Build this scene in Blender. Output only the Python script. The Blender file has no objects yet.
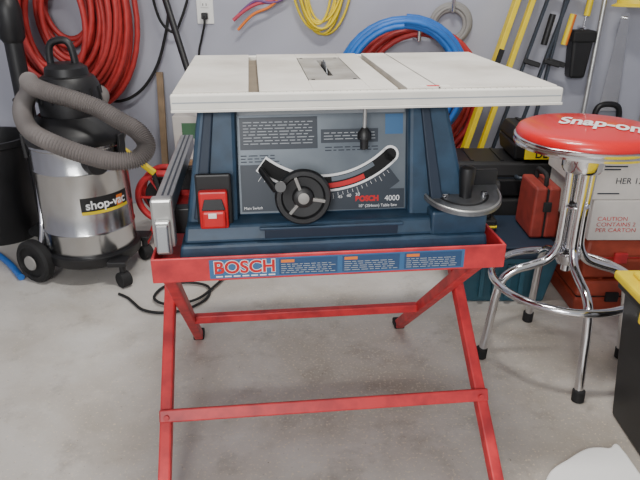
import bpy, math, random
from mathutils import Vector, Matrix
random.seed(7)
R=math.radians
sc=bpy.context.scene
def S(r,g,b):
    f=lambda c:(c/255/12.92) if c/255<=.04045 else ((c/255+.055)/1.055)**2.4
    return (f(r),f(g),f(b),1)
# ---------------------------------------------------------------- materials
def mat(name,col,rough=.5,metal=0,var=0,scale=20,col2=None,bump=0,coat=0,detail=6,lo=.35,hi=.7):
    m=bpy.data.materials.new(name); m.use_nodes=True
    nt=m.node_tree; b=nt.nodes['Principled BSDF']
    b.inputs['Roughness'].default_value=rough; b.inputs['Metallic'].default_value=metal
    b.inputs['Coat Weight'].default_value=coat
    b.inputs['Base Color'].default_value=col
    if var or col2 or bump:
        tc=nt.nodes.new('ShaderNodeTexCoord'); n=nt.nodes.new('ShaderNodeTexNoise')
        n.inputs['Scale'].default_value=scale; n.inputs['Detail'].default_value=detail
        nt.links.new(tc.outputs['Object'],n.inputs['Vector'])
        r=nt.nodes.new('ShaderNodeValToRGB')
        c2=col2 or tuple([c*(1-var) for c in col[:3]]+[1])
        r.color_ramp.elements[0].position=lo; r.color_ramp.elements[1].position=hi
        r.color_ramp.elements[0].color=c2; r.color_ramp.elements[1].color=col
        nt.links.new(n.outputs['Fac'],r.inputs['Fac']); nt.links.new(r.outputs['Color'],b.inputs['Base Color'])
        if bump:
            bp=nt.nodes.new('ShaderNodeBump'); bp.inputs['Strength'].default_value=bump; bp.inputs['Distance'].default_value=.01
            nt.links.new(n.outputs['Fac'],bp.inputs['Height']); nt.links.new(bp.outputs['Normal'],b.inputs['Normal'])
    return m
M={}
M['redpaint']=mat('red_paint',S(205,50,55),.48,0,scale=22,col2=S(158,38,44),lo=.3,hi=.6,detail=10)
M['red']=mat('red_plastic',S(205,22,28),.4,var=.2)
M['redhose']=mat('red_rubber',S(186,54,52),.5,var=.25,scale=30)
M['bluehose']=mat('blue_rubber',S(40,110,195),.45,var=.2)
M['blue']=mat('blue_housing',S(40,68,92),.5,0,var=.35,scale=30,bump=.05)
M['bluedark']=mat('dark_blue_housing',S(22,38,56),.6)
M['table']=mat('cast_aluminium',S(216,212,204),.5,.05,scale=6,col2=S(184,178,168),lo=.3,hi=.6,detail=10)
M['slot']=mat('dusty_slot',S(120,108,92),.8,var=.2)
M['rail']=mat('cream_rail',S(234,231,222),.45,0,var=.12,scale=12)
M['sheet']=mat('white_foam',S(245,245,243),.6,0,var=.04,scale=5)
M['alu']=mat('aluminium',S(190,190,188),.35,.8,var=.2,scale=25)
M['gauge']=mat('gauge_metal',S(120,122,125),.4,.6,var=.3,scale=30)
M['chrome']=mat('chrome',S(215,215,218),.12,1)
M['steel']=mat('tank_steel',S(205,205,205),.2,1,var=.15,scale=6)
M['black']=mat('black_plastic',S(28,28,30),.45,var=.3)
M['rubber']=mat('black_rubber',S(22,22,23),.75)
M['dark']=mat('dark_recess',S(12,12,14),.8)
M['grayhose']=mat('ribbed_hose_gray',S(122,116,114),.6,var=.3,scale=8)
M['panel']=mat('panel_gray',S(122,130,136),.35,.4,scale=5,col2=S(92,100,108),lo=.35,hi=.65)
M['paneldark']=mat('panel_dark',S(44,52,62),.4)
M['printlight']=mat('panel_print_light',S(160,165,170),.5)
M['white']=mat('white_print',S(235,235,235),.5)
M['label']=mat('label_blue',S(56,100,142),.45)
M['labeld']=mat('label_print_dark',S(24,34,50),.5)
M['yellow']=mat('yellow_paint',S(236,208,25),.45,var=.12)
M['orange']=mat('orange_paint',S(225,120,40),.5)
M['pink']=mat('pink_cord',S(190,70,90),.5)
M['teal']=mat('teal_plastic',S(42,84,100),.45,var=.2)
M['cardw']=mat('white_cardboard',S(205,200,194),.8,var=.08)
M['card']=mat('brown_cardboard',S(150,118,88),.85,var=.15)
M['orangered']=mat('red_orange_case',S(165,66,44),.55,var=.3)
M['outlet']=mat('outlet_plastic',S(230,230,226),.4)
M['graycord']=mat('gray_cord',S(140,138,135),.6)
M['wood']=mat('wood',S(140,118,92),.7,var=.3,scale=15)
M['seat']=mat('seat_vinyl',S(212,26,30),.3,coat=.4)
# ---------------------------------------------------------------- builders
def link(o,parent=None):
    sc.collection.objects.link(o)
    if parent: o.parent=parent
    return o
def root(name,loc=(0,0,0),rz=0):
    e=bpy.data.objects.new(name,None); e.location=loc; e.rotation_euler=(0,0,rz); e.empty_display_size=.1
    return link(e)
def mesh(name,v,f,m,parent=None,smooth=0,bevel=0,seg=2):
    me=bpy.data.meshes.new(name); me.from_pydata([tuple(p) for p in v],[],f); me.update()
    import bmesh
    bm=bmesh.new(); bm.from_mesh(me); bmesh.ops.recalc_face_normals(bm,faces=bm.faces); bm.to_mesh(me); bm.free()
    if smooth:
        for p in me.polygons: p.use_smooth=True
        me.set_sharp_from_angle(angle=R(smooth))
    me.materials.append(M[m] if isinstance(m,str) else m)
    o=bpy.data.objects.new(name,me); link(o,parent)
    if bevel:
        b=o.modifiers.new('bevel','BEVEL'); b.width=bevel; b.segments=seg; b.limit_method='ANGLE'
    return o
def hexa(name,bot,top,z0,z1,m,parent=None,bevel=.003):
    v=[(bot[0],bot[2],z0),(bot[1],bot[2],z0),(bot[1],bot[3],z0),(bot[0],bot[3],z0),
       (top[0],top[2],z1),(top[1],top[2],z1),(top[1],top[3],z1),(top[0],top[3],z1)]
    f=[(0,3,2,1),(4,5,6,7),(0,1,5,4),(1,2,6,5),(2,3,7,6),(3,0,4,7)]
    return mesh(name,v,f,m,parent,bevel=bevel)
def box(name,x0,x1,y0,y1,z0,z1,m,parent=None,bevel=.003):
    return hexa(name,(x0,x1,y0,y1),(x0,x1,y0,y1),z0,z1,m,parent,bevel)
def boxes(name,L,m,parent=None,bevel=0):
    v=[];f=[]
    for (x0,x1,y0,y1,z0,z1) in L:
        k=len(v)
        v+=[(x0,y0,z0),(x1,y0,z0),(x1,y1,z0),(x0,y1,z0),(x0,y0,z1),(x1,y0,z1),(x1,y1,z1),(x0,y1,z1)]
        f+=[tuple(i+k for i in q) for q in [(0,3,2,1),(4,5,6,7),(0,1,5,4),(1,2,6,5),(2,3,7,6),(3,0,4,7)]]
    return mesh(name,v,f,m,parent,bevel=bevel)
def beam(name,p1,p2,w,h,m,parent=None,bevel=.002,up=(0,0,1)):
    p1=Vector(p1);p2=Vector(p2);t=(p2-p1).normalized();u=Vector(up)
    if abs(t.dot(u))>.97: u=Vector((0,1,0))
    s=t.cross(u).normalized(); n=s.cross(t)
    v=[]
    for p in (p1,p2):
        for a,b in((-1,-1),(1,-1),(1,1),(-1,1)): v.append(p+s*a*w/2+n*b*h/2)
    f=[(0,3,2,1),(4,5,6,7),(0,1,5,4),(1,2,6,5),(2,3,7,6),(3,0,4,7)]
    return mesh(name,v,f,m,parent,bevel=bevel)
def catm(pts,n=8,cyc=False):
    P=[Vector(p) for p in pts]; N=len(P); out=[]
    rng=range(N if cyc else N-1)
    for i in rng:
        if cyc: a,b,c,d=P[i-1],P[i],P[(i+1)%N],P[(i+2)%N]
        else: a,b,c,d=P[max(i-1,0)],P[i],P[i+1],P[min(i+2,N-1)]
        for k in range(n):
            t=k/n
            out.append(.5*((2*b)+(c-a)*t+(2*a-5*b+4*c-d)*t*t+(3*b-a-3*c+d)*t**3))
    if not cyc: out.append(P[-1])
    return out
def sweep(name,pts,r,m,parent=None,cyc=False,seg=10,smooth=60):
    P=[Vector(p) for p in pts]; N=len(P)
    v=[];f=[]
    def tan(i):
        if cyc: return (P[(i+1)%N]-P[i-1]).normalized()
        return (P[min(i+1,N-1)]-P[max(i-1,0)]).normalized()
    t=tan(0); u=Vector((0,0,1)) if abs(t.z)<.9 else Vector((1,0,0))
    n=(u-t*u.dot(t)).normalized()
    for i in range(N):
        t=tan(i); n=(n-t*n.dot(t)).normalized(); b=t.cross(n)
        rr=r(i) if callable(r) else r
        for k in range(seg):
            a=2*math.pi*k/seg
            v.append(P[i]+n*math.cos(a)*rr+b*math.sin(a)*rr)
    for i in range(N if cyc else N-1):
        j=(i+1)%N
        for k in range(seg):
            l=(k+1)%seg
            f.append((i*seg+k,i*seg+l,j*seg+l,j*seg+k))
    if not cyc:
        f.append(tuple(range(seg-1,-1,-1))); f.append(tuple((N-1)*seg+k for k in range(seg)))
    return mesh(name,v,f,m,parent,smooth=smooth)
def tube(name,pts,r,m,parent=None,cyc=False,n=8,seg=10):
    return sweep(name,catm(pts,n,cyc),r,m,parent,cyc,seg)
def lathe(name,prof,m,parent=None,loc=(0,0,0),axis=(0,0,1),seg=40,smooth=40,sx=1,sy=1):
    q=Vector((0,0,1)).rotation_difference(Vector(axis).normalized())
    v=[];f=[];N=len(prof);L=Vector(loc)
    for (r,z) in prof:
        for k in range(seg):
            a=2*math.pi*k/seg
            v.append(L+q@Vector((max(r,1e-5)*math.cos(a)*sx,max(r,1e-5)*math.sin(a)*sy,z)))
    for i in range(N-1):
        for k in range(seg):
            l=(k+1)%seg; f.append((i*seg+k,i*seg+l,(i+1)*seg+l,(i+1)*seg+k))
    f.append(tuple(range(seg-1,-1,-1))); f.append(tuple((N-1)*seg+k for k in range(seg)))
    return mesh(name,v,f,m,parent,smooth=smooth)
def cyl(name,p1,p2,r,m,parent=None,r2=None,seg=24,ch=.1):
    p1=Vector(p1);p2=Vector(p2);h=(p2-p1).length; r2=r if r2 is None else r2
    c=min(r*ch,h*.3)
    return lathe(name,[(r-c,0),(r,c),(r2,h-c),(r2-c,h)],m,parent,p1,p2-p1,seg)
def torus(name,c,axis,Rm,r,m,parent=None,seg=48,s2=12):
    q=Vector((0,0,1)).rotation_difference(Vector(axis).normalized())
    return sweep(name,[Vector(c)+q@Vector((Rm*math.cos(2*math.pi*k/seg),Rm*math.sin(2*math.pi*k/seg),0)) for k in range(seg)],r,m,parent,True,s2)
def text(name,s,size,fn,m,parent=None,bold=.0,align='LEFT',sx=1):
    cu=bpy.data.curves.new(name,'FONT'); cu.body=s; cu.size=size; cu.align_x=align; cu.offset=bold
    o=bpy.data.objects.new(name+'_t',cu); sc.collection.objects.link(o)
    bpy.context.view_layer.update()
    dg=bpy.context.evaluated_depsgraph_get()
    me=bpy.data.meshes.new_from_object(o.evaluated_get(dg))
    sc.collection.objects.unlink(o); bpy.data.objects.remove(o)
    for v in me.vertices: v.co=Vector(fn(v.co.x*sx,v.co.y))
    me.materials.clear(); me.materials.append(M[m]); me.name=name
    return link(bpy.data.objects.new(name,me),parent)
# ---------------------------------------------------------------- room
M['wall']=mat('painted_drywall',S(174,176,188),.75,0,scale=2.5,col2=S(160,162,174),bump=.05,lo=.3,hi=.7)
M['ceil']=mat('ceiling_paint',S(215,215,212),.75,0,scale=2,col2=S(205,205,202),lo=.3,hi=.7)
fm=bpy.data.materials.new('concrete_floor'); fm.use_nodes=True; nt=fm.node_tree; bs=nt.nodes['Principled BSDF']
tc=nt.nodes.new('ShaderNodeTexCoord')
def noise(sc_,det=8,rough=.6,dist=0):
    n=nt.nodes.new('ShaderNodeTexNoise'); n.inputs['Scale'].default_value=sc_; n.inputs['Detail'].default_value=det; n.inputs['Roughness'].default_value=rough
    n.inputs['Distortion'].default_value=dist
    nt.links.new(tc.outputs['Object'],n.inputs['Vector']); return n
def rampo(sock,p0,c0,p1,c1):
    r=nt.nodes.new('ShaderNodeValToRGB'); r.color_ramp.elements[0].position=p0; r.color_ramp.elements[1].position=p1
    r.color_ramp.elements[0].color=c0; r.color_ramp.elements[1].color=c1; nt.links.new(sock,r.inputs['Fac']); return r.outputs['Color']
def ramp(n,*a): return rampo(n.outputs['Fac'],*a)
def mixc(fac,a,b):
    x=nt.nodes.new('ShaderNodeMix'); x.data_type='RGBA'
    nt.links.new(fac,x.inputs[0]); nt.links.new(a,x.inputs[6]); x.inputs[7].default_value=b
    return x.outputs[2]
def math_(op,a,b):
    x=nt.nodes.new('ShaderNodeMath'); x.operation=op; x.use_clamp=True
    for i,s_ in enumerate((a,b)):
        if isinstance(s_,(int,float)): x.inputs[i].default_value=s_
        else: nt.links.new(s_,x.inputs[i])
    return x.outputs[0]
K=(0,0,0,1)
def g(v): return (v,v,v,1)
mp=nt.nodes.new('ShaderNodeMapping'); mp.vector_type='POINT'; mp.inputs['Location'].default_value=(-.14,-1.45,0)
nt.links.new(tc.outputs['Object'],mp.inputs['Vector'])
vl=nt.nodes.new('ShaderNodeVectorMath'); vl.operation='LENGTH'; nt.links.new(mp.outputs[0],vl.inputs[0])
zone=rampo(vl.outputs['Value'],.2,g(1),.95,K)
c=ramp(noise(1.3,8,.6,.3),.30,S(178,172,165),.68,S(206,203,198))
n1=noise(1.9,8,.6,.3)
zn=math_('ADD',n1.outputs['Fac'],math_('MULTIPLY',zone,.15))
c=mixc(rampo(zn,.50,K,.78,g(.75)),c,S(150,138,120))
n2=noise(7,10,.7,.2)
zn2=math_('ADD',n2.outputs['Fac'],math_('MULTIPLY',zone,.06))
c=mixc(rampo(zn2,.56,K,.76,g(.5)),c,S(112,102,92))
c=mixc(ramp(noise(9,10,.7,.2),.56,K,.76,g(.4)),c,S(222,216,206))
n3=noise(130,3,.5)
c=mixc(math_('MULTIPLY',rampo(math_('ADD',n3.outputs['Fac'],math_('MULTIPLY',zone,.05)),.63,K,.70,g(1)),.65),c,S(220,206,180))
c=mixc(ramp(noise(85,4,.65),.65,K,.72,g(.6)),c,S(94,82,72))
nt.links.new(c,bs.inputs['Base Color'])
nt.links.new(ramp(noise(4),.3,g(.38),.7,g(.6)),bs.inputs['Roughness'])
bp=nt.nodes.new('ShaderNodeBump'); bp.inputs['Strength'].default_value=.12; bp.inputs['Distance'].default_value=.01
nt.links.new(noise(30,6).outputs['Fac'],bp.inputs['Height']); nt.links.new(bp.outputs['Normal'],bs.inputs['Normal'])
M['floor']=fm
WX0,WX1,WY0,WY1,H=-2.3,2.3,-2.6,3.0,2.6
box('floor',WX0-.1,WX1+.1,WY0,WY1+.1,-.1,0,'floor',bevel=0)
box('wall_back',WX0-.1,WX1+.1,WY1,WY1+.1,0,H,'wall',bevel=0)
box('wall_left',WX0-.1,WX0,WY0,WY1,0,H,'wall',bevel=0)
box('wall_right',WX1,WX1+.1,WY0,WY1,0,H,'wall',bevel=0)
box('ceiling',WX0-.1,WX1+.1,WY0,WY1+.1,H,H+.1,'ceil',bevel=0)
# ---------------------------------------------------------------- stand + saw shared frame
PSI=R(6); O=(-.273,1.163,0)
T=root('folding_saw_stand',O,PSI)
X0,X1,Y0,Y1=-.06,.644,-.085,.40
box('tray_front',X0,X1,Y0,Y0+.006,.541,.592,'redpaint',T,.002)
box('tray_back',X0,X1,Y1-.006,Y1,.541,.592,'redpaint',T,.002)
box('tray_left',X0,X0+.006,Y0+.006,Y1-.006,.541,.592,'redpaint',T,.002)
box('tray_right',X1-.006,X1,Y0+.006,Y1-.006,.541,.592,'redpaint',T,.002)
box('tray_lip_front',X0+.006,X1-.006,Y0+.006,Y0+.07,.548,.554,'redpaint',T,0)
box('tray_lip_back',X0+.006,X1-.006,Y1-.09,Y1-.006,.548,.554,'redpaint',T,0)
box('tray_lip_left',X0+.006,X0+.08,Y0+.07,Y1-.09,.548,.554,'redpaint',T,0)
box('tray_lip_right',X1-.1,X1-.006,Y0+.07,Y1-.09,.548,.554,'redpaint',T,0)
box('corner_post_left',X0-.004,X0+.012,Y1-.04,Y1-.01,.592,.64,'redpaint',T,.003)
XL,XR=-.069,.634
beam('leg_rear_to_front_left',(XL,.36,.545),(XL-.004,-.255,.012),.026,.03,'redpaint',T,.004)
beam('leg_rear_to_front_right',(XR,.36,.545),(XR+.012,-.255,.012),.026,.03,'redpaint',T,.004)
beam('leg_front_to_rear_left',(-.035,-.05,.545),(-.060,.575,.012),.026,.03,'redpaint',T,.004)
beam('leg_front_to_rear_right',(.604,-.05,.545),(.601,.575,.012),.026,.03,'redpaint',T,.004)
beam('crossbar_front',(XL-.016,-.060,.203),(XR+.022,-.060,.203),.012,.028,'redpaint',T,.003,up=(0,.5,.87))
beam('crossbar_rear',(-.045,.345,.208),(.59,.345,.208),.022,.024,'redpaint',T,.003)
for nme,x,y in (('foot_1',XL-.004,-.262),('foot_2',XR+.012,-.262),('foot_3',-.060,.582),('foot_4',.601,.582)):
    box(nme,x-.017,x+.017,y-.02,y+.025,0,.022,'rubber',T,.004)
for nme,x in (('crossbar_bolt_left',XL),('crossbar_bolt_right',XR+.004)):
    cyl(nme,(x,-.066,.203),(x,-.071,.205),.006,'redpaint',T)
yl=Y0-.0008
def quad(name,x0,x1,z0,z1,y,m,parent): return boxes(name,[(x0,x1,y,y+.0008,z0,z1)],m,parent)
quad('sticker',.05,.558,.546,.586,yl,'label',T)
text('sticker_brand_outline','BOSCH',.036,lambda x,y:(.058+x,yl-.0004,.5575+y),'white',T,bold=.0022,sx=1.02)
text('sticker_brand_text','BOSCH',.036,lambda x,y:(.058+x,yl-.0012,.5575+y),'red',T,bold=.0010,sx=1.02)
L=[(.062+i*.017,.062+i*.017+.013,yl-.0006,yl,.549,.5515) for i in range(7)]
boxes('sticker_small_text',L,'white',T)
D=[];W=[];Or=[]
for (a,b) in ((.185,.30),(.31,.425),(.435,.552)):
    D.append((a,b,yl-.0005,yl,.549,.583))
    Or.append((a+.004,a+.03,yl-.001,yl-.0005,.575,.581))
    for r_ in range(5):
        x=a+.004
        while x<b-.012:
            w=random.uniform(.005,.016)
            zz=.570-r_*.0045
            W.append((x,min(x+w,b-.004),yl-.001,yl-.0005,zz,zz+.0013)); x+=w+.003
boxes('sticker_panels',D,mat('sticker_dark_blue',S(40,72,110),.45),T); boxes('sticker_print',W,'printlight',T); boxes('sticker_orange',Or,'orange',T)
# ================= TABLE SAW
A=root('table_saw',O,PSI)
ZT=.892
TD=.54; TW=.743
L=[(0,.140,0,TD,.878,ZT),(.160,.262,0,TD,.878,ZT),(.262,.372,0,.11,.878,ZT),(.262,.372,.47,TD,.878,ZT),
   (.372,.425,0,TD,.878,ZT),(.443,.505,0,TD,.878,ZT)]
boxes('table_main',L,'table',A,.0012)
box('table_extension',.509,TW,0,TD,.874,ZT,'table',A,.0015)
box('table_slot_floor',.002,.509,.003,TD-.003,.868,.878,'slot',A,0)
hexa('table_under_skirt',(.06,.50,.06,.50),(.02,.505,.02,.52),.854,.868,'alu',A,0)
box('rail_front',-.003,TW+.004,-.02,-.001,.861,.890,'rail',A,.003)
box('rail_front_groove',0,TW,-.0215,-.02,.8745,.8765,'printlight',A,0)
box('rail_front_lower_lip',-.003,TW+.004,-.024,-.004,.858,.863,'rail',A,.001)
box('rail_rear',0,TW,TD+.001,TD+.018,.860,.888,'rail',A,.003)
box('skirt_left',0,.01,0,TD,.858,.868,'table',A,.001)
box('skirt_right',TW-.01,TW,0,TD,.858,.874,'table',A,.001)
box('extension_tube_front',.50,TW-.01,.10,.125,.855,.874,'alu',A,.002)
box('extension_tube_rear',.50,TW-.01,.40,.425,.855,.874,'alu',A,.002)
boxes('throat_insert',[(.264,.309,.112,.468,.880,ZT-.001),(.321,.370,.112,.468,.880,ZT-.001),(.309,.321,.112,.17,.880,ZT-.001),(.309,.321,.42,.468,.880,ZT-.001)],mat('insert_gray',S(178,176,172),.4,.3,scale=14,col2=S(140,136,130)),A)
boxes('insert_screws',[(.270,.277,.12,.127,ZT-.001,ZT-.0004),(.357,.364,.12,.127,ZT-.001,ZT-.0004),(.270,.277,.453,.46,ZT-.001,ZT-.0004),(.357,.364,.453,.46,ZT-.001,ZT-.0004)],'dark',A)
bl=[];NB=48
for k in range(NB):
    a=2*math.pi*k/NB; r_=.122 if k%2 else .118
    bl.append((r_*math.cos(a),r_*math.sin(a)))
v=[(.3138,.295+x,.785+y) for x,y in bl]+[(.3162,.295+x,.785+y) for x,y in bl]
f=[tuple(range(NB)),tuple(range(2*NB-1,NB-1,-1))]+[(k,(k+1)%NB,NB+(k+1)%NB,NB+k) for k in range(NB)]
mesh('blade',v,f,'paneldark',A)
L=[(.02+i*.0127,.0206+i*.0127,-.012,-.004,.890,.8904) for i in range(55)]
boxes('rail_scale',L,'graycord',A)
boxes('table_badge',[(.47,.53,.006,.024,ZT,ZT+.0006)],'rail',A); boxes('table_badge_print',[(.485,.51,.009,.021,ZT+.0006,ZT+.001)],'red',A)
py=lambda z:.03+(z-.63)*(.04/.223)
hexa('housing_core',(.0,.585,.03,.38),(.045,.53,.07,.385),.63,.857,'blue',A,.006)
hexa('housing_column_left',(.0,.108,.0,.10),(.04,.112,.035,.10),.60,.857,'blue',A,.008)
hexa('housing_column_right',(.462,.60,.0,.10),(.458,.535,.035,.10),.60,.857,'blue',A,.008)
hexa('column_rib_left',(.02,.045,-.008,.03),(.052,.07,.028,.05),.64,.85,'bluedark',A,.003)
hexa('column_rib_right',(.505,.53,-.008,.03),(.48,.498,.028,.05),.66,.85,'bluedark',A,.003)
hexa('base_flange',(-.012,.622,-.05,.385),(-.006,.616,-.045,.38),.555,.600,'blue',A,.006)
hexa('base_ledge',(.0,.612,-.035,.38),(.004,.60,-.02,.37),.600,.632,'blue',A,.006)
box('ledge_recess',.16,.43,-.0345,-.03,.605,.623,'bluedark',A,.001)
box('ledge_rim',.15,.44,-.040,-.03,.6245,.630,'blue',A,.002)
def pp(x,z,o): return (x,py(z)-o,z)
def pquad(name,x0,x1,z0,z1,o,m,th=.001):
    v=[pp(x0,z0,o),pp(x1,z0,o),pp(x1,z1,o),pp(x0,z1,o)]+[pp(x0,z0,o-th),pp(x1,z0,o-th),pp(x1,z1,o-th),pp(x0,z1,o-th)]
    return mesh(name,v,[(0,1,2,3),(7,6,5,4),(0,4,5,1),(1,5,6,2),(2,6,7,3),(3,7,4,0)],m,A)
pquad('control_panel',.112,.458,.636,.856,.004,'panel',.004)
pquad('panel_top_band',.115,.455,.833,.855,.0045,'printlight')
pquad('panel_label_left',.118,.275,.765,.828,.005,'paneldark')
pquad('panel_label_center',.282,.400,.775,.802,.005,'paneldark')
pquad('panel_label_right',.415,.452,.79,.83,.005,'label')
pquad('panel_lower_field_left',.116,.20,.640,.735,.0048,'paneldark')
def arc(name,cx,cz,r0,r1,a0,a1,o,m,n=30):
    v=[];f=[]
    for k in range(n+1):
        a=R(a0+(a1-a0)*k/n)
        v+= [pp(cx+r0*math.cos(a),cz+r0*math.sin(a),o),pp(cx+r1*math.cos(a),cz+r1*math.sin(a),o)]
    for k in range(n): f.append((2*k,2*k+2,2*k+3,2*k+1))
    return mesh(name,v,f,m,A)
def disc(name,cx,cz,r,o,m,n=20):
    v=[pp(cx+r*math.cos(2*math.pi*k/n),cz+r*math.sin(2*math.pi*k/n),o) for k in range(n)]
    return mesh(name,v,[tuple(range(n))],m,A)
arc('panel_lower_field',.285,.90,.222,.262,-125,-52,.0052,'paneldark')
pquad('panel_lower_block',.28,.456,.638,.678,.0051,'paneldark')
arc('tilt_slot_border',.285,.90,.188,.224,-128,-47,.0058,'white')
disc('tilt_slot_border_end',.285+.206*math.cos(R(-47)),.90+.206*math.sin(R(-47)),.018,.0058,'white')
arc('tilt_slot',.285,.90,.193,.219,-127.4,-47,.0066,'dark')
disc('tilt_slot_end',.285+.206*math.cos(R(-47)),.90+.206*math.sin(R(-47)),.013,.0066,'dark')
arc('tilt_slot_red_bar',.285,.90,.206,.216,-105,-66,.0076,'red')
arc('tilt_scale',.285,.90,.194,.203,-85,-58,.0076,'panel')
v=[];f=[]
for k in range(28):
    a=R(-124+k*2.6); k0=len(v)
    l=.012 if k%5==0 else .007
    for (r_,da) in ((.227,-.0015),(.227,.0015),(.227+l,.0015),(.227+l,-.0015)):
        v.append(pp(.285+r_*math.cos(a+da),.90+r_*math.sin(a+da),.0062))
    f.append((k0,k0+1,k0+2,k0+3))
mesh('tilt_scale_marks',v,f,'white',A)
text('panel_brand_text','BOSCH',.015,lambda x,y:pp(.352+x,.655+y,.0066),'red',A,bold=.0010)
text('panel_model_text','4000',.016,lambda x,y:pp(.414+x,.654+y,.0066),'white',A)
text('panel_note_text','10" (254mm) Table Saw',.0085,lambda x,y:pp(.358+x,.642+y,.0066),'white',A)
text('panel_angle_text','45   40   30',.010,lambda x,y:pp(.315+x,.662+y*.9+x*.10,.0066),'white',A)
text('switch_note_text','Main Switch',.008,lambda x,y:pp(.12+x,.645+y,.0056),'white',A)
def lines(x0,x1,ztop,rows,o,m,name,h=.0022,step=.006):
    v=[];f=[]
    for r_ in range(rows):
        x=x0; z=ztop-r_*step
        while x<x1-.01:
            w=random.uniform(.006,.02); k=len(v); xe=min(x+w,x1)
            v+=[pp(x,z,o),pp(xe,z,o),pp(xe,z+h,o),pp(x,z+h,o)]; f.append((k,k+1,k+2,k+3)); x=xe+.004
    mesh(name,v,f,m,A)
lines(.125,.268,.818,8,.0058,'printlight','label_print_left',h=.0016)
lines(.288,.394,.794,3,.0058,'printlight','label_print_center',h=.0016)
lines(.118,.34,.846,2,.0058,'labeld','panel_print_top')
lines(.118,.20,.752,3,.0048,'labeld','panel_print_mid')
lines(.29,.40,.765,2,.0048,'labeld','panel_print_mid_right')
hc=Vector((.238,-.025,.688)); ax=(0,-1,.12)
lathe('handwheel',[(.0,-.012),(.018,-.012),(.02,-.004),(.040,0),(.046,-.008),(.054,-.006),(.056,.003),(.052,.012),(.044,.012),(.040,.005),(.022,.004),(.019,.014),(.012,.018),(0,.018)],'black',A,hc,ax,48)
for k in range(3):
    a=R(90+120*k+20); d=Vector((math.cos(a),-.004,math.sin(a)))
    beam('handwheel_spoke_%d'%(k+1),hc+d*.012+Vector((0,-.007,0)),hc+d*.044+Vector((0,-.007,0)),.006,.012,'graycord',A,.001,up=(0,1,0))
lathe('handwheel_hub_cap',[(0,0),(.011,0),(.011,.003),(.008,.005),(0,.005)],'graycord',A,hc+Vector((0,-.018,.002)),ax,24)
cyl('handwheel_shaft',hc+Vector((0,.012,0)),hc+Vector((0,.07,0)),.012,'alu',A)
cyl('handwheel_knob',hc+Vector((-.04,-.012,.028)),hc+Vector((-.046,-.055,.040)),.0075,'black',A,r2=.011)
beam('bevel_lock_lever',(.155,.02,.735),(.185,-.02,.70),.008,.014,'black',A,.003)
cyl('depth_lock_rod',(.362,.0,.86),(.362,0,.815),.004,'alu',A)
lathe('depth_lock_knob',[(.0,0),(.008,0),(.0085,.018),(.014,.02),(.014,.032),(.006,.042),(0,.042)],'black',A,(.362,0,.775),(0,0,1),20)
cyl('depth_lock_mount',(.362,0,.858),(.362,.06,.845),.005,'alu',A)
box('switch_plate',.028,.098,-.012,.0,.616,.735,'black',A,.004)
box('switch_body',.034,.090,-.028,-.010,.627,.705,'red',A,.004)
box('switch_paddle',.039,.085,-.040,-.028,.632,.668,'red',A,.005)
hexa('switch_paddle_top',(.039,.085,-.033,-.028),(.045,.079,-.030,-.028),.668,.69,'black',A,.001)
box('switch_lock_key',.052,.068,-.043,-.040,.655,.665,'outlet',A,.001)
boxes('rip_fence_bar',[(-.052,-.018,-.02,.50,.655,.69)],'alu',A,.002)
boxes('rip_fence_grooves',[(-.041,-.037,-.019,.499,.69,.6908),(-.030,-.026,-.019,.499,.69,.6908)],'paneldark',A)
boxes('rip_fence_head',[(-.056,-.014,-.05,-.02,.60,.70)],'alu',A,.005)
box('rip_fence_clamp',-.05,-.02,-.062,-.05,.59,.66,'alu',A,.004)
beam('rip_fence_handle',(-.035,-.066,.655),(-.035,-.074,.600),.024,.008,'steel',A,.003,up=(0,1,0))
box('rip_fence_bracket',-.045,.01,.02,.05,.60,.655,'black',A,.003)
box('rip_fence_bracket_rear',-.045,.01,.30,.33,.60,.655,'black',A,.003)
# miter gauge
box('gauge_shelf',.50,.618,-.035,.20,.595,.648,'blue',A,.006)
n=24
pts=[(.575+.083*math.cos(R(180*k/n)),.02-.092*math.sin(R(180*k/n))) for k in range(n+1)]
pts+=[(.49,.045),(.66,.045)]
zg=lambda y:.650+(y+.07)*.16
base_=[(x,y,zg(y)) for x,y in pts]; top_=[(x,y,zg(y)+.007) for x,y in pts]; NN=len(pts)
mesh('miter_gauge_plate',base_+top_,[tuple(range(NN)),tuple(range(2*NN-1,NN-1,-1))]+[(k,(k+1)%NN,NN+(k+1)%NN,NN+k) for k in range(NN)],'gauge',A)
sweep('miter_gauge_rim',[(.575+.079*math.cos(R(180*k/n)),.02-.088*math.sin(R(180*k/n)),zg(.02-.088*math.sin(R(180*k/n)))+.008) for k in range(n+1)],.0025,'alu',A)
sweep('miter_gauge_slot',[(.575+.055*math.cos(R(20+140*k/n)),.02-.06*math.sin(R(20+140*k/n)),zg(.02-.06*math.sin(R(20+140*k/n)))+.006) for k in range(n+1)],.003,'dark',A)
box('miter_gauge_fence',.488,.662,.045,.058,.66,.708,'black',A,.002)
box('miter_gauge_bar',.566,.584,.0,.33,.648,.660,'alu',A,.001)
lathe('miter_gauge_knob',[(0,0),(.013,0),(.0125,.01),(.015,.03),(.017,.055),(.0155,.064),(.008,.068),(0,.068)],'black',A,(.578,.0,.665),(0,0,1),24)
cyl('miter_gauge_pin',(.535,.0,.66),(.535,0,.676),.009,'chrome',A)
cyl('miter_gauge_pin_2',(.618,.0,.66),(.618,0,.676),.007,'chrome',A)
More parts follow.
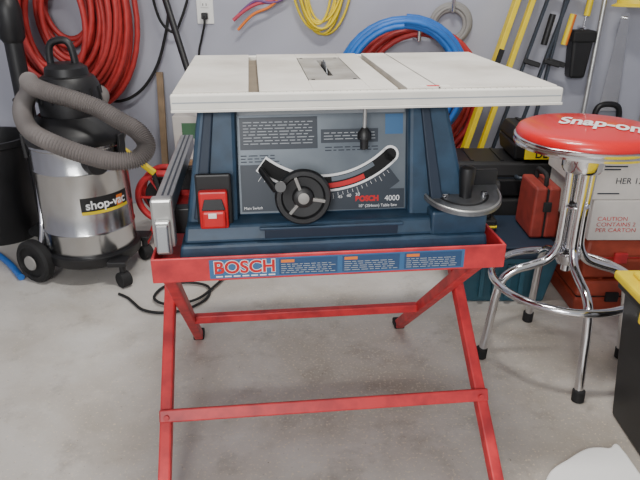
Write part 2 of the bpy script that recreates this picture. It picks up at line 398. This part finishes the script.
# ---------------------------------------------------------------- wet dry vac
V=root('wet_dry_vacuum',(-.895,2.25,0))
RT=.167
lathe('tank',[(0,.10),(.15,.10),(.158,.105),(RT,.125),(RT,.20),(RT+.003,.205),(RT,.21),(RT,.43),(RT+.003,.435),(RT,.44),(RT,.515),(RT+.005,.52),(RT+.005,.53),(0,.53)],'steel',V,seg=64)
lathe('dolly_ring',[(.12,.075),(.172,.075),(.180,.085),(.180,.115),(.170,.12),(.13,.12)],'black',V,seg=48)
lathe('lid',[(0,.53),(.174,.53),(.178,.54),(.178,.56),(.165,.58),(.135,.61),(.118,.625),(0,.625)],'black',V,seg=48)
lathe('motor_head',[(0,.62),(.108,.62),(.110,.66),(.104,.73),(.09,.755),(.075,.76),(.072,.785),(.05,.80),(0,.80)],'black',V,seg=40)
for k in range(14):
    a=2*math.pi*k/14
    beam('motor_vent_%d'%(k+1),(.109*math.cos(a),.109*math.sin(a),.67),(.105*math.cos(a),.105*math.sin(a),.72),.006,.01,'dark',V,0)
tube('carry_handle',[(-.05,0,.78),(-.048,0,.845),(-.03,0,.87),(.01,0,.875),(.03,0,.85),(.038,0,.78)],.013,'black',V)
box('power_switch',-.0,.03,-.115,-.095,.69,.72,'yellow',V,.003)
for k,a in enumerate((-165,-15,100)):
    c_=Vector((math.cos(R(a)),math.sin(R(a)),0))
    beam('latch_%d'%(k+1),c_*.180+Vector((0,0,.47)),c_*.183+Vector((0,0,.56)),.035,.014,'black',V,.004,up=c_)
def wheel(nm,c,axis,r,w):
    axis=Vector(axis).normalized(); c=Vector(c)
    lathe(nm,[(r*.45,-w*.3),(r*.5,-w*.5),(r*.9,-w*.5),(r,-w*.3),(r,w*.3),(r*.9,w*.5),(r*.72,w*.5),(r*.68,w*.3),(r*.3,w*.3),(r*.25,w*.6),(0,w*.6)],'rubber',V,c,axis,36)
    lathe(nm+'_hub',[(0,0),(r*.35,0),(r*.32,.006),(0,.008)],'graycord',V,c+axis*w*.5,axis,24)
wheel('wheel_left',(-.185,-.115,.085),(-.45,-.88,0),.084,.045)
wheel('wheel_right',(-.11,.18,.085),(-.3,.95,0),.084,.045)
cyl('axle',(-.185,-.115,.085),(-.11,.18,.085),.01,'chrome',V)
tube('wheel_frame',[(-.175,-.10,.085),(-.18,-.06,.12),(-.185,.0,.22),(-.19,.05,.5),(-.19,.05,.56)],.010,'chrome',V)
for nm,x,y in (('caster_front',.155,-.155),('caster_rear',.175,.09)):
    cyl(nm+'_stem',(x,y,.055),(x,y,.10),.012,'black',V)
    cyl(nm,(x-.012,y-.018,.03),(x+.016,y+.012,.03),.03,'rubber',V)
    box(nm+'_mount',x-.05,x+.02,y-.02,y+.05,.085,.105,'black',V,.004)
def onT(a0,z0,r_): return lambda x,y:(r_*math.cos(R(a0)+x/r_),r_*math.sin(R(a0)+x/r_),z0+y)
def patch(nm,a0,w,z0,h,r_,m):
    v=[];f=[];n=12;fn=onT(a0,z0,r_)
    for k in range(n+1): v+=[fn(-w/2+w*k/n,0),fn(-w/2+w*k/n,h)]
    for k in range(n): f.append((2*k,2*k+2,2*k+3,2*k+1))
    mesh(nm,v,f,m,V,smooth=30)
patch('brand_patch',-44,.19,.295,.055,RT+.001,'black')
patch('brand_stripe',-44,.19,.287,.012,RT+.0015,'yellow')
patch('brand_red',-26,.03,.300,.04,RT+.002,'orange')
text('brand_text','shop-vac',.045,onT(-44,.308,RT+.0035),'white',V,bold=.001,align='CENTER')
lathe('inlet_port',[(0,0),(.045,0),(.045,.03),(.038,.04),(.038,.06),(0,.06)],'black',V,(.09,-.12,.48),(.6,-.75,.0),24)
hp=[(.09,.02,.66),(.06,.13,.67),(-.03,.15,.69),(-.10,.10,.70),(-.14,-.02,.69),(-.125,-.12,.65),(-.075,-.185,.60),(.03,-.225,.56),(.13,-.24,.53),(.215,-.25,.515),(.285,-.23,.52),(.31,-.20,.555),(.28,-.18,.60),(.215,-.165,.635),(.145,-.15,.672),(.07,-.15,.70),(-.01,-.145,.722),(-.07,-.12,.738),(-.115,-.05,.745),(-.155,.03,.71),(-.19,.05,.64)]
P=catm(hp,40)
sweep('ribbed_hose',P,lambda i:.0285+.0035*math.sin(i*1.57),'grayhose',V,seg=16,smooth=80)
cyl('hose_cuff',(-.185,.045,.67),(-.20,.06,.57),.032,'black',V,r2=.026)
# ---------------------------------------------------------------- stool
C=root('bar_stool',(.712,1.625,0))
SR=.186; dz=.030
lathe('seat_cushion',[(0,.655+dz),(SR-.004,.655+dz),(SR-.001,.665+dz),(SR,.672+dz),(SR-.006,.684+dz),(SR-.018,.690+dz)]+[((SR-.018)*(1-t/10),.690+dz+.012*(1-(1-t/10)**2)) for t in range(1,11)],'seat',C,seg=64,smooth=80)
lathe('seat_chrome_band',[(SR-.03,.640+dz),(SR-.006,.640+dz),(SR+.003,.643+dz),(SR+.004,.649+dz),(SR+.001,.653+dz),(SR+.004,.658+dz),(SR+.004,.664+dz),(SR-.002,.668+dz),(SR-.03,.668+dz)],'chrome',C,seg=64)
lathe('seat_underside',[(0,.628+dz),(.10,.628+dz),(SR-.01,.642+dz),(SR-.01,.646+dz),(0,.646+dz)],'black',C,seg=48)
def st(x,y):
    a=R(-28); y=y*1.8; X=-.088+x*math.cos(a)-y*math.sin(a); Y=-.005+x*math.sin(a)+y*math.cos(a)
    rr_=math.hypot(X,Y)/(SR-.018); return (X,Y,.691+dz+.012*(1-min(rr_,1)**2)+.0012)
text('seat_text','Snap-on',.062,st,'white',C,bold=.0018)
lathe('hub',[(0,.60),(.05,.60),(.055,.61),(.055,.628+dz),(0,.628+dz)],'chrome',C)
cyl('center_screw',(0,0,.30),(0,0,.60),.014,'chrome',C)
lathe('hub_lower',[(0,.325),(.03,.325),(.034,.335),(.034,.36),(.02,.37),(0,.37)],'chrome',C)
torus('leg_collar',(0,0,.50),(0,0,1),.030,.006,'chrome',C)
for k,a in enumerate((-89,-1,91,181)):
    c_=math.cos(R(a)); s_=math.sin(R(a))
    tube('leg_%d'%(k+1),[(c_*r_,s_*r_,z_) for r_,z_ in ((.030,.61),(.028,.50),(.028,.42),(.032,.375),(.055,.335),(.10,.315),(.145,.30),(.178,.27),(.192,.215),(.202,.12),(.214,.015))],.0125,'chrome',C,seg=14)
    cyl('foot_%d'%(k+1),(c_*.216,s_*.216,0),(c_*.214,s_*.214,.035),.017,'rubber',C)
torus('foot_ring',(0,0,.27),(0,0,1),.203,.0115,'chrome',C,seg=72,s2=14)
# ---------------------------------------------------------------- right side boxes
def tote(name,x0,x1,y0,y1,h,mb,ml,rz=0):
    t=root(name,((x0+x1)/2,(y0+y1)/2,0),rz); w=(x1-x0)/2; d=(y1-y0)/2
    hexa('body',(-w+.05,w-.05,-d+.04,d-.04),(-w+.02,w-.02,-d+.02,d-.02),0,h-.03,mb,t,.01)
    box('rim',-w+.01,w-.01,-d+.01,d-.01,h-.055,h-.035,mb,t,.004)
    box('lid_skirt',-w,w,-d,d,h-.034,h-.012,ml,t,.006)
    box('lid_top',-w+.03,w-.03,-d+.03,d-.03,h-.012,h,ml,t,.005)
    for i in range(5):
        x=-w+.1+i*(2*w-.2)/4; 
        box('rib_%d'%(i+1),x-.008,x+.008,-d+.016,-d+.034,.03,h-.06,mb,t,.002)
    box('latch_side',-w-.006,-w+.012,-.05,.05,h-.07,h-.02,ml,t,.004)
    return t
tote('storage_tote',.735,1.25,.98,1.395,.425,'black','yellow')
tote('storage_bin',.47,.855,1.93,2.30,.22,'teal','bluedark')
def case(name,x0,x1,y0,y1,z0,z1,m,m2):
    t=root(name,((x0+x1)/2,(y0+y1)/2,z0)); w=(x1-x0)/2; d=(y1-y0)/2; h=z1-z0
    hexa('shell_lower',(-w+.01,w-.01,-d+.01,d-.01),(-w,w,-d,d),0,h*.55,m,t,.01)
    hexa('shell_upper',(-w,w,-d,d),(-w+.015,w-.015,-d+.015,d-.015),h*.57,h,m,t,.012)
    box('seam',-w+.008,w-.008,-d+.008,d-.008,h*.54,h*.58,m2,t,0)
    for s_ in (-.55,.55): box('latch_%d'%(1 if s_<0 else 2),w*s_-.022,w*s_+.022,-d-.008,-d+.004,h*.45,h*.72,m2,t,.003)
    tube('handle',[(-.06,-d,h*.62),(-.055,-d-.03,h*.64),(0,-d-.034,h*.64),(.055,-d-.03,h*.64),(.06,-d,h*.62)],.008,m2,t)
    boxes('lid_ribs',[(x,x+.012,-d+.03,d-.03,h,h+.004) for x in [-w*.7+i*w*.35 for i in range(5)]],m,t)
    return t
case('tool_case',.87,1.42,1.87,2.28,0,.13,'orangered','rubber')
case('tool_case',.88,1.42,1.88,2.28,.136,.275,'orangered','redpaint')
case('toolbox',.44,1.18,2.36,2.62,0,.25,'black','rubber')
case('toolbox',.50,1.18,2.37,2.62,.255,.40,'black','paneldark')
t=case('power_tool_case',.76,1.13,2.38,2.62,.406,.53,'black','rubber')
box('yellow_band',-.14,.18,-.125,-.117,.006,.05,'yellow',t,.002)
text('brand_text','DEWALT',.040,lambda x,y:(-.10+x,-.1262,.014+y),'black',t,bold=.001)
# drill on bin
t=root('power_drill',(.60,2.12,.2245))
box('battery',-.03,.04,-.035,.035,0,.045,'black',t,.006); box('battery_stripe',-.031,.041,-.036,.036,.015,.025,'yellow',t,.003)
beam('grip',(.005,0,.04),(-.005,0,.14),.04,.035,'black',t,.01)
cyl('motor_body',(.04,0,.155),(-.05,0,.155),.030,'black',t); cyl('motor_band',(.01,0,.155),(-.02,0,.155),.032,'yellow',t)
cyl('gearbox',(-.05,0,.155),(-.09,0,.155),.028,'black',t,r2=.02); cyl('chuck',(-.09,0,.155),(-.12,0,.155),.018,'black',t,r2=.012)
# cardboard boxes
t=root('cardboard_box',(1.155,2.08,.281))
w,d,h=.275,.20,.14
box('carton',-w,w,-d,d,0,h,'cardw',t,.003)
text('box_text_small','CAUTION\nCONTAINS 2\nPER CARTON',.022,lambda x,y:(-w+.02+x,-d-.0012,.075+y*.9-.005),'redpaint',t)
t=root('cardboard_box',(1.155,2.08,.422))
w,d,h=.29,.20,.155
box('carton',-w,w,-d,d,0,h,'cardw',t,.003)
boxes('flap_gap',[(-w+.003,w-.003,-.002,.002,h,h+.0006)],'card',t)
boxes('tape',[(-w-.001,w+.001,-.025,.025,h+.0005,h+.0012),(-w-.0015,-w-.0005,-.025,.025,h-.07,h)],'card',t)
text('box_text','HER 12',.028,lambda x,y:(-w+.07+x,-d-.0012,.055+y),'labeld',t)
boxes('printed_lines',[(-w+.02,-w+.10,-d-.001,-d,.11,.114),(-w+.02,-w+.08,-d-.001,-d,.10,.104),(-w+.02,-w+.09,-d-.001,-d,.02,.024)],'labeld',t)
# upright small case on the bin
t=root('drill_bit_case',(.790,2.12,.2245))
RC=mat('faded_red_plastic',S(150,54,44),.55,var=.35)
hexa('shell_left',(-.048,-.002,-.09,.09),(-.044,-.002,-.085,.085),0,.185,RC,t,.008)
hexa('shell_right',(.002,.048,-.09,.09),(.002,.044,-.085,.085),0,.185,RC,t,.008)
box('hinge_seam',-.003,.003,-.086,.086,.004,.178,'rubber',t,0)
tube('handle',[(0,-.05,.18),(0,-.045,.215),(0,0,.22),(0,.045,.215),(0,.05,.18)],.008,'rubber',t)
box('latch',-.014,.014,-.096,-.088,.10,.135,'rubber',t,.002)
# foam sheet bottom right
t=root('foam_sheet',(.63,1.0,0))
pts=[(.0,-.25),(.11,-.25),(.115,.18),(.08,.20),(.03,.20),(-.03,.165),(-.10,.11),(-.14,.0),(-.13,-.25)]
P2=catm([(x,y,0) for x,y in pts],5,True); n=len(P2)
mesh('sheet',[(p.x,p.y,.001) for p in P2]+[(p.x,p.y,.022) for p in P2],[tuple(range(n)),tuple(range(2*n-1,n-1,-1))]+[(k,(k+1)%n,n+(k+1)%n,n+k) for k in range(n)],'sheet',t,bevel=.006)
# ---------------------------------------------------------------- left side
t=root('trash_can',(-1.42,2.60,0))
lathe('can',[(0,0),(.14,0),(.145,.01),(.172,.42),(.18,.425),(.18,.45),(.165,.45),(.16,.42),(.13,.02),(0,.02)],'black',t)
t=root('string_trimmer',(-1.185,2.52,0))
cyl('shaft',(0,0,.10),(-.005,0,.86),.034,'black',t)
lathe('motor_housing',[(0,0),(.035,0),(.048,.02),(.05,.12),(.042,.16),(.02,.18),(0,.18)],'black',t,(-.005,0,.84))
lathe('cutting_head',[(0,0),(.05,0),(.055,.02),(.05,.05),(.03,.10),(0,.12)],'black',t)
lathe('guard',[(.05,.05),(.085,.055),(.085,.06),(.03,.10)],'rubber',t)
torus('collar',(0,0,.62),(0,0,1),.038,.010,'rubber',t)
t=root('plastic_pipe',(-1.15,2.14,.013))
tube('pipe',[(0,0,0),(-.1,.12,0),(-.20,.22,0)],.013,'bluehose',t)
t=root('cord_reel',(-.66,2.52,0))
for s_,nm in ((-.045,'flange_front'),(.045,'flange_rear')):
    torus(nm,(0,s_,.22),(0,1,0),.105,.014,'redpaint',t)
    for k in range(3):
        a=R(60*k); beam(nm+'_spoke_%d'%(k+1),(-.1*math.cos(a),s_,.22-.1*math.sin(a)),(.1*math.cos(a),s_,.22+.1*math.sin(a)),.016,.008,'redpaint',t)
lathe('wound_cord',[(0,-.038),(.075,-.038)]+[(.075+.005*(k%2),-.034+.0085*k) for k in range(9)]+[(.075,.038),(0,.038)],'rubber',t,(0,0,.22),(0,1,0))
for s_,nm in ((-.062,'stand_frame_front'),(.062,'stand_frame_rear')):
    tube(nm,[(-.09,s_,.01),(-.02,s_,.16),(0,s_,.22),(.02,s_,.16),(.09,s_,.01)],.009,'redpaint',t)
beam('carry_grip',(-.15,-.06,.44),(-.02,-.06,.33),.02,.025,'yellow',t,.005)
beam('carry_strut',(.0,-.06,.22),(-.03,-.06,.345),.02,.015,'black',t,.005)
t=root('carton_stack',(-.56,2.86,0))
box('carton_lower',-.12,.12,-.12,.12,0,.30,'card',t,.003)
box('carton_upper',-.10,.11,-.10,.11,.301,.50,'cardw',t,.003)
box('carton_print',-.06,.08,-.1015,-.10,.40,.47,mat('green_print',S(70,110,80),.7),t,0)
t=root('wood_plank',(-.74,2.9,0))
beam('plank',(0,-.06,.005),(-.01,.08,.66),.03,.018,'wood',t,.002,up=(0,1,0))
t=root('power_cord',(-.6,2.0,.006))
fl=[(-.74,2.02),(-.70,1.99),(-.67,1.955),(-.62,1.90),(-.55,1.878),(-.47,1.90),(-.41,1.98),(-.42,2.07),(-.50,2.10),(-.58,2.07),(-.60,1.98),(-.54,1.93),(-.45,1.96),(-.40,2.05),(-.36,2.2),(-.40,2.35)]
tube('cord',[(x+.6,y-2.0,.0+.0006*i) for i,(x,y) in enumerate(fl)],.005,'rubber',t,n=8,seg=8)
# ---------------------------------------------------------------- wall hung hoses
def coil(name,cx,cz,rx,rz,turns,r_,m,y=2.93,jit=.03,dy=.05,n=36,seg=8,hook=True,sp=.0,ph=90,flat=.7):
    t=root(name,(cx,y,cz)); P=[]
    offs=[(random.uniform(-jit,jit),random.uniform(-jit,jit),random.uniform(1-sp,1)) for _ in range(turns+1)]
    for i in range(turns*n+1):
        k=i/n; a=2*math.pi*k+R(ph); j=int(k) if k<turns else turns-1; fr=k-j
        fr=fr*fr*(3-2*fr)
        o=[offs[j][q]*(1-fr)+offs[min(j+1,turns)][q]*fr for q in range(3)]
        s_=o[2]; yy=(-dy/2+dy*k/turns)
        P.append((o[0]+rx*s_*math.cos(a),yy,o[1]*.6+rz*s_*math.sin(a)+(1-s_)*rz*flat))
    sweep('coil',P,r_,m,t,seg=seg)
    if hook:
        hz=rz*.93
        cyl('hook_peg',(0,2.998-y,hz-.03),(0,-dy/2-.03,hz-.03),.009,'chrome',t)
        cyl('hook_tip',(0,-dy/2-.03,hz-.035),(0,-dy/2-.035,hz+.02),.009,'chrome',t)
    return t
coil('red_air_hose',-1.115,.92,.28,.42,22,.0125,'redhose',y=2.86,jit=.05,dy=.20,sp=.68,flat=.1)
coil('red_air_hose',.435,.53,.325,.34,11,.0125,'redhose',y=2.918,jit=.02,dy=.05,sp=.3)
coil('blue_air_hose',.37,.61,.29,.30,8,.013,'bluehose',y=2.795,jit=.022,dy=.055,sp=.25,hook=False)
coil('yellow_extension_cord',.01,1.06,.11,.28,8,.0055,'yellow',y=2.95,jit=.06,dy=.05,sp=.3)
coil('gray_cable_coil',.590,.87,.105,.10,12,.008,'graycord',y=2.975,jit=.006,dy=.016,sp=.4,hook=True,flat=.1)
t=root('pink_extension_cord',(-.24,2.96,.95))
tube('cord_1',[(-.15,0,-.06),(-.10,0,-.02),(-.04,0,.01),(.04,0,.03),(.08,-.01,.1),(.06,0,.2)],.008,'pink',t)
tube('cord_2',[(-.13,-.01,-.10),(-.06,-.01,-.035),(.02,-.01,.0),(.08,-.01,.06),(.08,-.02,.12),(.06,0,.2)],.006,'orange',t)
tube('cord_3',[(-.12,.0,-.03),(-.05,0,.02),(.03,-.01,.015),(.10,-.01,.05),(.09,-.02,.13),(.06,0,.2)],.006,mat('violet_cord',S(110,70,120),.5),t)
cyl('hook',(.06,.038,.2),(.06,-.03,.2),.008,'chrome',t)
t=root('wall_outlet',(-.52,2.999,.93))
box('cover_plate',-.038,.038,-.006,0,-.058,.058,'outlet',t,.003)
for z_ in (-.022,.026):
    box('receptacle_%d'%(1 if z_<0 else 2),-.017,.017,-.009,-.005,z_-.014,z_+.014,'outlet',t,.002)
boxes('slots',[(-.009,-.006,-.0095,-.009,.02,.03),(.006,.009,-.0095,-.009,.02,.03)],'dark',t)
box('plug',-.014,.014,-.04,-.009,-.036,-.008,'black',t,.004)
tube('plug_cord',[(0,-.035,-.02),(0,-.05,-.06),(-.02,-.03,-.12),(-.04,-.02,-.20),(-.03,-.02,-.35)],.005,'rubber',t)
t=root('hanging_black_cord',(-.7,2.96,1.0))
tube('cord',[(.02,.0,.2),(.02,0,.05),(.02,0,-.08),(-.01,0,-.2),(-.06,0,-.32),(-.14,0,-.42),(-.24,0,-.47),(-.36,0,-.46)],.007,'rubber',t)
tube('cord_loop',[(.02,.0,.2),(-.04,-.01,.06),(-.02,-.01,-.1),(.04,-.01,-.16),(.08,-.01,-.1),(.12,0,.0)],.006,'rubber',t)
cyl('hook',(.02,.038,.2),(.02,-.03,.2),.008,'chrome',t)
t=root('push_broom',(-.5,2.55,0))
cyl('handle',(.14,-.02,.05),(-.30,.41,1.45),.014,'black',t)
box('head',.0,.28,-.05,.01,.03,.06,'wood',t,.006); box('bristles',.005,.275,-.045,.005,0,.03,'black',t,.002)
# right wall tools
t=root('spirit_level',(.55,2.78,0))
beam('frame',(0,-.08,.005),(.40,.20,1.25),.022,.055,'yellow',t,.002,up=(0,1,0))
beam('vial_window',(.232,.062,.72),(.250,.074,.775),.0235,.03,'rubber',t,0,up=(0,1,0))
t=root('spirit_level',(.63,2.80,0))
beam('frame',(0,-.08,.005),(.40,.18,1.30),.020,.035,'yellow',t,.002,up=(0,1,0))
def clamp(x,lean,m):
    t=root('bar_clamp',(x,2.86,0))
    a=Vector((0,-.05,.02)); b=Vector((lean,.125,1.30)); d=(b-a)
    beam('bar',a,b,.010,.026,'paneldark',t,.001,up=(0,1,0))
    for nm,k,mm in (('jaw_fixed',.78,m),('jaw_sliding',.55,'black')):
        p=a+d*k; beam(nm,p+Vector((-.01,-.01,0)),p+Vector((.06,-.02,-.02)),.022,.04,mm,t,.004,up=(0,1,0))
    p=a+d*.68; cyl('grip',p+Vector((.022,-.028,-.10)),p+Vector((.045,-.028,.03)),.014,m,t)
    box('base_end',-.02,.02,-.065,-.035,0,.03,'black',t,.004)
clamp(.72,.38,'black'); clamp(.81,.38,'yellow'); clamp(.92,.22,'orange')
t=root('tool_pouch',(1.18,2.965,.74))
hexa('pouch',(-.035,.035,-.05,.028),(-.05,.05,-.06,.028),-.10,.10,'black',t,.012)
box('flap',-.052,.052,-.066,.028,.06,.11,'rubber',t,.008)
cyl('hook',(0,.033,.12),(0,-.05,.12),.006,'chrome',t)
cyl('screwdriver_shaft',(.0,-.02,.08),(.01,-.02,.2),.004,'chrome',t); cyl('screwdriver_handle',(.01,-.02,.17),(.02,-.02,.28),.014,'yellow',t)
t=root('hand_saw',(1.36,2.975,.70))
v=[(0,0,.22),(.035,0,.22),(.06,0,-.22),(-.03,0,-.22)]
mesh('saw_blade',v+[(x,.002,z) for x,y,z in v],[(0,1,2,3),(7,6,5,4),(0,4,5,1),(1,5,6,2),(2,6,7,3),(3,7,4,0)],'steel',t)
tube('saw_handle',[(-.03,0,-.2),(-.04,0,-.30),(.02,0,-.34),(.07,0,-.29),(.06,0,-.2)],.014,'black',t,cyc=True)
cyl('hook',(.018,.023,.20),(.018,-.03,.20),.006,'chrome',t)
t=root('hard_hat',(1.38,2.85,.955))
lathe('shell',[(.10,0),(.125,0),(.125,.004),(.105,.012),(.10,.05),(.085,.085),(.05,.112),(.0,.12)],'yellow',t,sy=.7)
beam('ridge',(0,-.06,.09),(0,.06,.09),.02,.05,'yellow',t,.01)
cyl('hook',(0,.148,.01),(0,.04,.01),.008,'chrome',t)
t=root('metal_conduit',(1.19,2.84,0))
cyl('pipe',(0,0,.0),(.10,.145,1.5),.011,'alu',t)
t=root('metal_conduit',(1.50,2.80,0))
cyl('pipe',(-.05,0,.0),(.06,.185,1.6),.010,'graycord',t)
# ---------------------------------------------------------------- camera, light
cam=bpy.data.cameras.new('camera'); co=bpy.data.objects.new('camera',cam); link(co)
co.location=(0,0,1.1); co.rotation_euler=(R(66.5),0,0); cam.lens=35; cam.sensor_width=36; cam.clip_start=.02
sc.camera=co
def area(nm,loc,rot,sx,sy,p,col=(1,1,1)):
    l=bpy.data.lights.new(nm,'AREA'); l.shape='RECTANGLE'; l.size=sx; l.size_y=sy; l.energy=p; l.color=col
    o=bpy.data.objects.new(nm,l); o.location=loc; o.rotation_euler=rot; link(o)
area('garage_door_daylight',(-.8,-2.5,1.5),(R(88),0,0),1.8,1.2,50,(.97,.98,1))
area('added_front_light',(-.35,-1.3,1.75),(R(74),0,R(-8)),.45,.35,34,(1,.98,.95))  # added lamp behind the camera: harder shadows, brighter foreground
area('ceiling_light_1',(.1,1.30,2.55),(0,0,0),.6,.15,42,(1,.97,.92))
area('ceiling_light_2',(.3,2.3,2.55),(0,0,0),1.2,.2,9,(1,.98,.95))
w=bpy.data.worlds.new('World'); sc.world=w; w.use_nodes=True
w.node_tree.nodes['Background'].inputs[0].default_value=(.92,.95,1,1)
w.node_tree.nodes['Background'].inputs[1].default_value=.6
